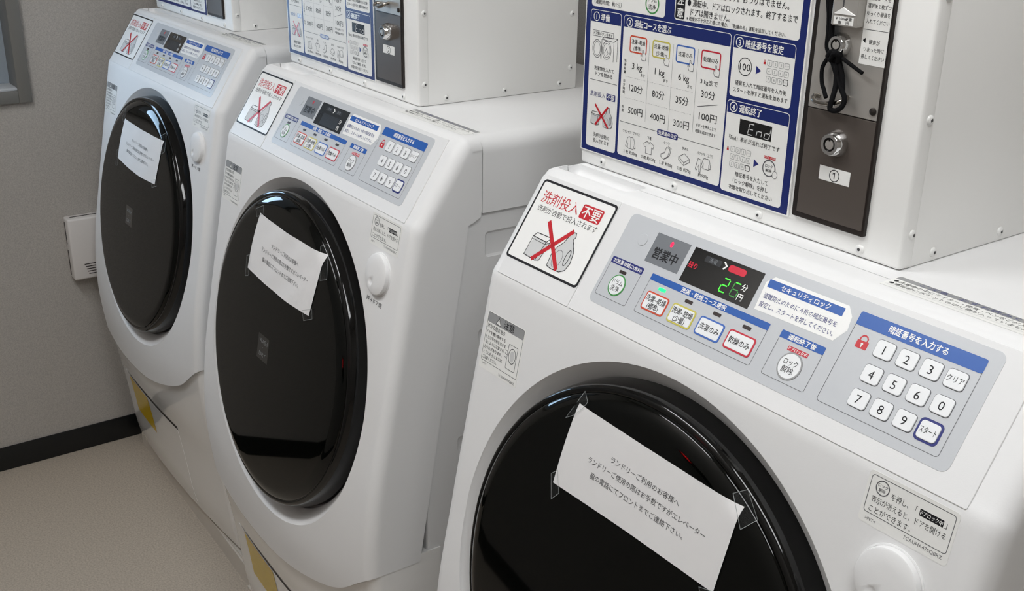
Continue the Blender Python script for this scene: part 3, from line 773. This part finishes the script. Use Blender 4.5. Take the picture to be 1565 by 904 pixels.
# top cards
card(4, 267, 117.6, 330)
T('（運転時間：約1分）', 8, 271.6, 5.4, 44, al='l'); A.stroke(circ(99, 278.5, 9.5, 9.5, 32), 1.6, 'green_print', H+0.2, True); T('ドラム', 99, 282.3, 5.6, 12.5); T('洗浄', 99, 275.2, 5.6, 10.5)
card(132.6, 267.6, 292, 330); A.fill(rr(133.2, 268.4, 146.4, 329, 2), 'black_print', H+0.15); T('注', 140, 286.5, 10, m='sheet_white', b=0.02); T('意', 140, 274.4, 10, m='sheet_white', b=0.02)
T('● 100円硬貨専用です。おつりはでません。', 149.5, 296, 7.6, 128, al='l', b=0.01); T('● 運転中、ドアはロックされます。終了するまで', 149.5, 285.4, 7.6, 139, al='l', b=0.01); T('ドアは開きません。', 154.5, 276.8, 7.6, 53, al='l', b=0.01)
T('※ 乾燥が不十分だと感じた場合、「乾燥のみ」運転を追加してください。', 149.5, 270.4, 4.4, 127, al='l')
# card 1
card(3.2, 113.2, 52.6, 262.6, 250.2); numtitle('1', '準備', 12.7, 256, 14)
A.stroke(rr(7.6, 235.4, 41.6, 241.2, 0.6), 0.5, 'grey_print', H+0.2, True); T('ドア開ボタンを押す', 24.6, 238.3, 4.0, 31)
for cx in (15.5, 31.5): A.stroke(circ(cx, 222, 7.4, 9.6, 28), 0.7, 'grey_print', H+0.2, True); A.stroke(circ(cx, 222, 5.4, 7.4, 28), 0.5, 'grey_print', H+0.2, True)
A.stroke([(23, 211), (23, 233), (27, 236), (49, 236), (49, 212)], 0.6, 'grey_print', H+0.2); A.stroke([(43, 211), (43, 232), (23, 233)], 0.6, 'grey_print', H+0.2); A.stroke([(43, 232), (49, 236)], 0.6, 'grey_print', H+0.2)
A.stroke([(28, 219), (31, 224), (34, 219), (31, 216)], 0.5, 'grey_print', H+0.2); A.stroke([(22, 212), (21.5, 231)], 0.5, 'grey_print', H+0.2)
T('洗濯物を入れて', 28.5, 201, 5.0, 33); T('ドアを閉める', 29, 194.8, 5.0, 28.5); A.stroke([(5.5, 187.6), (51, 187.6)], 0.6, 'grey_print', H+0.2)
T('洗剤投入', 20, 172.5, 6.0, 25.5, m='navy_print'); A.fill(rr(34.5, 168.8, 49.6, 176, 1), 'navy_print', H+0.15); T('不要', 42, 172.4, 6.2, 12.5, m='sheet_white', b=0.02)
detergent_art(A, 28.2, 149.5, 0.5, 0.6, H+0.2)
T('洗剤が自動で', 29, 127.2, 5.2, 27); T('投入されます', 29, 120.8, 5.2, 27)
# card 2
card(57.6, 114, 210.8, 262.6, 250.8); numtitle('2', '運転コースを選ぶ', 66.6, 256, 55)
def hand(u, v, k=1.0):
    P = [(-1.2, 7), (0.4, 7), (1, 3.5), (5, 2.5), (6.2, 0), (5.4, -6), (-1.6, -6), (-4.6, -0.5), (-3.4, 0.6), (-1.6, -1.4)]
    P = [(u+a*k, v+b*k) for a, b in P]; A.fill(P, 'label_white', H+0.25); A.stroke(P, 0.5, 'grey_print', H+0.3, True)
COLS = [(81.6, 'orange_print', ('洗濯~乾燥', '(標準)'), '3 kg', '120分', '500円', 0), (116.4, 'yellow_print', ('洗濯~乾燥', '(少量)'), '1 kg', '80分', '400円', 0), (151.6, 'blue_print', ('洗濯のみ',), '6 kg', '35分', '300円', 0), (187, 'crimson_print', ('乾燥のみ',), '3 kgまで', '30分', '100円', 1)]
for (u, m, names, kg, mn, yen, last) in COLS:
    A.stroke(rr(u-12.6, 226.4, u+12.6, 242.8, 2.4), 1.5, m, H+0.2, True)
    if len(names) == 2: T(names[0], u, 237.2, 5.2, 21); T(names[1], u-1, 230.6, 5.2, 12)
    else: T(names[0], u, 234.6, 5.2, 20)
    hand(u+8, 224.8, 0.8)
    if not last:
        T(kg, u, 212.3, 9.4, 15.5 if u < 100 or u > 120 else 14.5); T('まで', u+9.3, 204.4, 4.0, 6.5)
        A.dots((u-17.5, 199.5), (u+13.5, 199.5), 'grey_print', H+0.2); T(mn, u, 189, 9.6, 21 if u < 100 else 18.5)
        A.dots((u-18, 177), (u+13.5, 177), 'grey_print', H+0.2); T(yen, u+1, 165, 9.6, 22.5)
    else:
        T(kg, u, 212.8, 6.0, 23.5); T(mn, u, 201, 9.4, 19); A.stroke([(173.8, 187), (200.6, 193.4)], 0.6, 'grey_print', H+0.2); T(yen, u+2, 178.6, 9.6, 24.5)
        T('ボタンを押すことで', u+0.5, 168.6, 3.9, 28); T('時間を追加できます', u+0.5, 162.6, 3.9, 28)
for u, v0 in ((98.9, 157), (134.2, 155), (169.2, 160)): A.stroke([(u, v0), (u, 243)], 0.35, 'mid_print', H+0.2)
for v, a, b in ((210, '洗濯', '容量'), (188.5, '目安', '時間')):
    for k, ch in enumerate(a+b): T(ch, 62.6, v+6-4*k, 3.6)
T('料', 62.6, 167, 3.6); T('金', 62.6, 163, 3.6)
A.stroke([(58.8, 150.5), (209.2, 150.5)], 0.6, 'grey_print', H+0.15); A.fill(rr(118.3, 147.2, 149.4, 153.6, 2), 'navy_print', H+0.2); A.text('洗濯量の目安', 133.8, 150.4, 4.6, 'sheet_white', H+0.3, fit=27, bold=0.016)
G = lambda P, c=True, w=0.55: A.stroke(P, w, 'grey_print', H+0.25, c)
def at(u, v, P, k=1.0): return [(u+a*k, v+b*k) for a, b in P]
SH = [(-2, 6), (0, 5), (2, 6), (5, 4.6), (8, -5), (6, -6), (4.2, -1), (4.6, -7), (-4.6, -7), (-4.2, -1), (-6, -6), (-8, -5), (-5, 4.6)]
TS = [(-2.6, 6), (0, 5), (2.6, 6), (8, 3), (6.8, -0.5), (4.4, 0.4), (4.6, -7), (-4.6, -7), (-4.4, 0.4), (-6.8, -0.5), (-8, 3)]
G(at(78.2, 130.5, SH)); G(at(78.2, 130.5, [(0, 5), (0, -7)]), False, 0.4)
G(at(107, 131, TS)); G(at(107, 131, [(-2.6, 6), (0, 3.4), (2.6, 6)]), False, 0.4)
SO = [(1, 7), (6, 6), (3.5, -2), (-2, -6.5), (-7, -4.5), (-7, -1.5), (-2, 0.5)]
G(at(133.2, 130, SO)); G(at(135.2, 132, [(1, 6), (6, 5), (4, -3), (-1, -7), (-4, -7)]), False)
G(at(160.6, 130.5, [(-8, 0.5), (0, 5.5), (8, 1), (8, -2), (0, -7), (-8, -2.5)])); G(at(160.6, 130.5, [(-8, 0.5), (0, -4), (8, 1)]), False); G(at(160.6, 130.5, [(0, -4), (0, -7)]), False)
G(at(192, 132.5, SH, 0.85)); G(at(183.5, 129.5, [(-3.6, 7), (1.6, 6), (1.4, -9), (-1, -9), (-1.4, 0), (-5.4, -8), (-7.2, -6.4)], 0.85))
for u, a, b in ((78.3, 'ワイシャツ・ブラウス', '１枚 約200g'), (107.2, '下着', '１枚 約130g'), (134, 'くつ下', '１足 約50g'), (161.3, 'タオル', '１枚 約70g'), (189, 'パジャマ（上下）', '約500g')):
    T(a, u, 141.1, 3.7, {2: 6, 3: 9, 8: 22, 10: 27}.get(len(a))); T(b, u, 119.2, 4.3, 22 if len(b) > 7 else (20 if len(b) > 5 else 14))
# card 3
card(215, 206, 289.8, 263, 251.2); numtitle('3', '暗証番号を設定', 222.6, 256.6, 46)
A.stroke(circ(231.7, 235.2, 8.2, 8.2, 32), 0.8, 'black_print', H+0.2, True); T('100', 231.7, 235.2, 9.4, 13); 
def tri(u, v): A.fill([(u, v+4), (u, v-4), (u+6.4, v)], 'navy_print', H+0.2)
def pad(u0, v0, p):
    for k, ch in enumerate('123ク4560789ス'):
        i, j = k % 4, k//4; u = u0+p*i; v = v0-7.35*j
        A.stroke(rr(u-2.7, v-2.6, u+2.7, v+2.6, 1.1), 0.7 if k == 11 else 0.4, 'black_print' if k == 11 else 'mid_print', H+0.2, True)
        A.text({'ク': 'クリア', 'ス': 'スタート'}.get(ch, ch), u, v, 3.6 if ch.isdigit() else 1.6, 'mid_print', H+0.2)
def lockmark(u, v): A.fill(rr(u-1.3, v-1.8, u+1.3, v+0.4), 'red_print', H+0.2); A.stroke([(u-0.8, v+0.4), (u-0.7, v+1.6), (u, v+2), (u+0.7, v+1.6), (u+0.8, v+0.4)], 0.4, 'red_print', H+0.2)
tri(245.6, 234.3); pad(261.4, 243, 6.9); lockmark(255.2, 243)
T('硬貨を入れて暗証番号を入力後', 252.6, 219, 5.0, 63); T('スタートを押すと運転を始めます', 253, 212.2, 5.0, 67.5)
# card 4
card(214, 112, 291, 201.2, 189.4); numtitle('4', '運転終了', 222, 195.4, 28)
A.fill(rr(231.6, 171.4, 272.2, 185.8), 'display_black', H+0.15)
for u, sg in ((242.5, 'afged'), (253.5, 'ceg'), (263.2, 'bcdeg')): seg(A, u, 172.9, sg, 'pale_print', H+0.25, 0.86, 0.2, 0.9)
T('「End」表示が出れば終了です', 251.5, 166, 5.2, 64)
pad(225.8, 154.8, 6.95); lockmark(219.2, 154.3); tri(253.8, 147.2); A.fill(rr(266, 154.8, 280.2, 157.6, 0.4), 'red_print', H+0.2); A.text('ドアロック中', 273.1, 156.2, 2.4, 'sheet_white', H+0.3)
A.stroke(circ(273.2, 146.2, 7.6, 7.6, 32), 1.2, 'grey_print', H+0.2, True); T('ロック', 273, 148.4, 3.6, 9); T('解除', 273, 144, 3.6, 8)
A.fill(circ(281, 141.4, 3, 3.4, 16), 'label_white', H+0.25); A.stroke(circ(281, 141.4, 3, 3.4, 16), 0.4, 'grey_print', H+0.3, True)
T('暗証番号を入力して', 252.7, 131.5, 5.2, 42); T('「ロック解除」を押し', 252, 124.4, 5.2, 45); T('衣類を取り出してください', 252.6, 117.5, 5.2, 56)
mb.build('instruction_panel', fc, BB)
# coin panel: dark frame, steel plate above, dark door below
CMAP = lambda u, v, h: BMAP(u+3.4, v+0.3, h)
mb = MB(); A = Art(mb, CMAP)
P0 = (303.6, 109.8, 385.0, 430)
A.prism(rr(P0[0], P0[1], P0[2], P0[3], 2), 'bezel_dark', 0, 4.0, 0.8)
frm = mb.build('coin_panel', cb, BB)
mb = MB(); A = Art(mb, CMAP); A.prism(rr(309.4, 213.0, 382.6, 427, 0.5), 'steel', 3.7, 4.6, 0.2); mb.build('upper_plate', frm, BB)
mb = MB(); A = Art(mb, CMAP); A.prism(rr(309.6, 115.2, 382.6, 211.8, 0.5), 'steel_dark', 3.7, 4.6, 0.2); cd = mb.build('cash_door', frm, BB)
def barrel_lock(u, v, k, par):
    mb = MB(); o = CMAP(u, v, 4.6); n = (0, -1, 0)
    lathe(mb, o, n, [(0.0125*k, -0.0005), (0.0125*k, 0.001), (0.0095*k, 0.0095*k), (0.0090*k, 0.0102*k), (0.0062*k, 0.0102*k), (0.0060*k, 0.0085*k)], 'chrome', 36, cap=False)
    lathe(mb, o, n, [(0.0060*k, 0.0085*k), (0.0001, 0.0085*k)], 'dark_metal', 24, cap=False)
    lathe(mb, o, n, [(0.0042*k, 0.0084*k), (0.0042*k, 0.0100*k), (0.0001, 0.0102*k)], 'steel', 24, cap=False)
    A = Art(mb, lambda a, b, h: o+Vector((a/1000, -h/1000, b/1000))); A.fill(rr(-0.8, 3*k, 0.8, 6.2*k), 'dark_metal', 10.4*k)
    return mb.build('lock', par, BB)
barrel_lock(345.0, 186.2, 1.0, cd)
barrel_lock(337.6, 271.0, 0.82, frm)
# coin slot block
mb = MB(); A = Art(mb, BMAP)
A.prism(rr(334.0, 287.6, 360.6, 372, 1.5), 'steel', 4.4, 14, 0.8)
A.fill(rr(344.4, 303.5, 346.0, 360), 'seam_dark', 14.1)
A.prism([(336.4, 297.3), (359.2, 297.6), (346.0, 303.2)], 'sheet_white', 14, 14.8, 0.3)
A.prism(rr(337.0, 289.0, 357.2, 295.6, 0.2), 'label_white', 14, 14.3); A.text('￥100硬貨', 347.2, 293.9, 3.0, 'black_print', 14.4, fit=17, bold=0.01); A.text('専　用', 347.2, 290.6, 3.0, 'black_print', 14.4, fit=11, bold=0.01)
mb.build('coin_slot', frm, BB)
# white note by the slot
mb = MB(); A = Art(mb, CMAP)
A.prism([(357.2, 257.8), (383.2, 257.8), (383.6, 345), (358.6, 345)], 'label_white', 4.6, 4.9)
A.stroke([(358.6, 286.6), (382.6, 286.6)], 0.5, 'grey_print', 5.0)
for k, tx in enumerate(('運転コースを', '選択後１枚ずつ', 'ゆっくり硬貨を', '入れてください')): A.text(tx, 371, 312.3-6.3*k, 4.2, 'black_print', 5.0, fit=(20, 23, 23, 23)[k], bold=0.004)
A.fill([(358.6, 277.6), (361.6, 279.9), (361.6, 275.3)], 'black_print', 5.0)
for k, tx in enumerate(('硬貨が', 'つまった時に', '押してください')): A.text(tx, 370.5, 276.8-6.3*k, 4.2, 'black_print', 5.0, fit=(11, 21, 23)[k], bold=0.004)
mb.build('slot_note', frm, BB)
mb = MB(); lathe(mb, CMAP(378.2, 220.4, 4.6), (0, -1, 0), [(0.0034, 0), (0.0032, 0.0012), (0.002, 0.0018), (0.0001, 0.002)], 'bezel_dark', 20); mb.build('rivet', frm, BB)
# hasp hook
HOOKP = [(323.7, 224.3, 4), (322.0, 224.4, 8), (322.6, 222.6, 11), (326.8, 220.6, 13), (335.3, 220.6, 14.5), (344.8, 221.8, 15), (352.0, 224.1, 14), (355.5, 226.7, 11), (353.5, 227.6, 4)]
mb = MB(); tube(mb, [BMAP(*p) for p in HOOKP], 0.0022, 'hook_steel', 12, 5); mb.build('hasp_hook', frm, BB)
# number tags
def number_tag(ch, u0, v0, u1, v1):
    mb = MB(); A = Art(mb, CMAP); A.prism(rr(u0, v0, u1, v1), 'label_white', 4.6, 4.9); A.text(ch, (u0+u1)/2, (v0+v1)/2, 13.5, 'black_print', 5.0); return mb.build('number_tag', cd, BB)
tagp = number_tag('①', 330.4, 151.0, 363.9, 163.8)
tag2 = number_tag('②', 330.4, 154.4, 363.9, 166.6); tag3 = number_tag('③', 330.4, 152, 363.9, 164.8)
d2, d3 = tag2.data, tag3.data; bpy.data.objects.remove(tag2); bpy.data.objects.remove(tag3)
CL = ['white coin box with blue instruction panel and cord, tagged ①, on the nearest washer', 'white coin box tagged ② standing on the middle washer', 'white coin box on the farthest washer, cut off by the top of the photo']
boxes = [cb, copy_tree(cb), copy_tree(cb)]
for k, o in enumerate(boxes):
    o.location, a = spot(k, BB); o.rotation_euler = (0, 0, a); o['label'] = CL[k]
child(boxes[1], 'number_tag').data = d2; child(boxes[2], 'number_tag').data = d3

# black cord tied to the hook of the nearest coin box
ct = thing('cord', 'black cord with a loose end, knotted round the steel hook of the nearest coin box', 'cord', spot(0, BMAP(333, 217, 20))[0])
CO = BMAP(333, 217, 20); q = lambda a, b, h: BMAP(a, b, h)
def strand(name, *runs):
    mb = MB()
    for r, P in runs: tube(mb, [q(*p) for p in P], r, 'cord_black')
    mb.build(name, ct, CO)
strand('cord_strands', (0.0026, [(310.5, 392, 6.5), (312.5, 382, 9.5), (320.0, 338.4, 9), (325.5, 306.7, 9), (328.1, 294.0, 9), (329.4, 281.0, 9), (330.0, 267.8, 9), (335.2, 261.3, 9)]),
       (0.0024, [(313.5, 392, 6.5), (315.5, 382, 8.8), (323.0, 338.6, 8.5), (328.4, 307.0, 8.8), (332.0, 294.5, 10.5), (332.9, 281.5, 10), (333.1, 268.3, 9.5), (338.8, 261.3, 10)]))
strand('knot', (0.0028, [(331.0, 260.0, 8), (337.2, 264.6, 12), (343.4, 264.9, 12), (345.1, 261.1, 10), (340.6, 258.2, 9), (335.0, 257.9, 9), (331.0, 260.0, 8)]),
       (0.0025, [(335.9, 257.6, 10), (341.6, 264.3, 14), (344.5, 262.3, 12), (343.7, 257.1, 10)]))
strand('loop', (0.0019, [(334.6, 260.6, 9), (331.0, 256.8, 10), (328.4, 249.2, 11), (330.5, 238.3, 12), (334.4, 232.3, 13), (339.7, 226.5, 15.5)]))
strand('tied_strand', (0.0023, [(335.6, 258.6, 9), (340.2, 252.6, 10), (345.9, 243.6, 11), (352.2, 235.2, 12), (357.9, 228.9, 14), (358.4, 222.6, 16), (354.2, 218.1, 18.5), (348.9, 219.0, 20), (348.4, 226.9, 18), (346.4, 237.1, 13), (343.1, 251.4, 10), (342.0, 257.8, 9)]),
       (0.0023, [(343.2, 259.1, 9), (347.5, 249.2, 9), (350.6, 241.4, 10), (353.0, 233.5, 11)]))
strand('loose_end', (0.0017, [(345.0, 261.7, 10), (353.5, 258.6, 10.5), (362.6, 255.1, 11), (370.9, 252.0, 11.5)]))

# ------------------------------------------------------------------ paper notices taped on the doors
NL = ['white paper notice taped on the nearest washer door, text clearly readable', 'creased white paper notice taped on the middle washer door', 'small looking white paper notice taped on the farthest washer door']
QUAD = [[(-96.6, 204.7), (122.4, 199.5), (115.8, 114.3), (-110.3, 112.0)], [(-82.7, 194.5), (140.4, 191.9), (119.5, 94.0), (-105.4, 98.6)], [(-88.6, 186.5), (136.1, 185.1), (114.8, 93.0), (-113.3, 97.3)]]
LINES = [('ランドリーご利用のお客様へ', 0.0, 0.350, 0.42), ('ランドリーご使用の際はお手数ですがエレベーター', 0.02, 0.50, 0.715), ('脇の電話にてフロントまでご連絡下さい。', -0.01, 0.655, 0.575)]
for k in range(3):
    TL, TR, BR, BL = QUAD[k]
    wob = (0.3, 2.2, 1.4)[k]
    def pm(s, t, h=0.0, TL=TL, TR=TR, BR=BR, BL=BL, wob=wob, k=k):
        u = (TL[0]*(1-s)+TR[0]*s)*(1-t)+(BL[0]*(1-s)+BR[0]*s)*t
        v = (TL[1]*(1-s)+TR[1]*s)*(1-t)+(BL[1]*(1-s)+BR[1]*s)*t
        v += (0, -3.5, -2.5)[k]*math.sin(math.pi*s)*(1-t)*0.8+(2.0, -4, -5)[k]*math.sin(math.pi*s)*t
        u -= (1.5, 4, 4)[k]*math.sin(math.pi*t)*(1-s)
        lift = wob*(0.5+0.5*math.sin(5.5*s+2.0*t+k))*math.sin(math.pi*s)**0.5*(0.35+0.65*t)+0.25*math.sin(17*s+9*t)*math.sin(math.pi*s)*wob
        return DM(u, v, 1000*dome(math.hypot(u, v)/1000)+1.1+max(lift, -0.4)+h)
    t = thing('paper_notice', NL[k], 'notice', (0, 0, 0), 0, 'paper notices on the washer doors')
    PO = DM(6, 155, 18); t.location, a = spot(k, PO); t.rotation_euler = (0, 0, a)
    mb = MB(); nu, nv = 36, 16; vs = []; fs = []
    for lay in (0.0, -0.15):
        for j in range(nv+1):
            for i in range(nu+1): vs.append(pm(i/nu, j/nv, lay))
    n1 = (nu+1)*(nv+1)
    for j in range(nv):
        for i in range(nu):
            a0 = j*(nu+1)+i; fs.append([a0, a0+nu+1, a0+nu+2, a0+1]); fs.append([n1+a0, n1+a0+1, n1+a0+nu+2, n1+a0+nu+1])
    for i in range(nu): b0 = nv*(nu+1)+i; fs.append([i, i+1, n1+i+1, n1+i]); fs.append([b0+1, b0, n1+b0, n1+b0+1])
    for j in range(nv): a0 = j*(nu+1); b0 = a0+nu; fs.append([a0+nu+1, a0, n1+a0, n1+a0+nu+1]); fs.append([b0, b0+nu+1, n1+b0+nu+1, n1+b0])
    mb.add(vs, fs, 'paper')
    A = Art(mb, lambda s, tt, h, pm=pm: pm(s/220, 1-tt/92, h))
    for tx, ds, tpos, wd in LINES: A.text(tx, 220*(0.51+ds), 92*(1-tpos), 7.6, 'paper_ink', 0.25, fit=220*wd)
    mb.build('sheet', t, PO, smooth=60)
    TP = [[[(-110, 184), (-97, 217), (-85, 211), (-88, 204), (-98, 192)], [(-114.6, 120), (-106, 128), (-97.5, 106), (-107, 95)], [(109, 206), (121, 215), (138, 195), (128, 182)], [(101, 112), (124, 118), (130, 106), (108, 99)]],
          [[(-99.7, 197), (-73, 209), (-70, 196), (-92, 186)], [(-112, 117), (-101, 121), (-97, 88), (-108, 84)], [(121, 199), (139, 208), (157, 161), (140, 154)], [(100, 96), (128, 107), (133, 94), (108, 83)]],
          [[(-104, 186), (-92, 207), (-84, 200), (-94, 178)], [(-121, 112), (-110, 116), (-108, 82), (-119, 80)], [(121, 192), (137, 202), (150, 166), (134, 158)], [(98, 97), (122, 105), (128, 92), (104, 84)]]][k]
    for P in TP:
        mb = MB(); A = Art(mb, lambda u, v, h: DM(u, v, 1000*dome(math.hypot(u, v)/1000)+h+2.2))
        A.fill(P, 'tape_clear', 0.0); A.stroke(P, 0.5, 'tape_edge', 0.05, True)
        mb.build('tape_strip', t, PO, smooth=None)
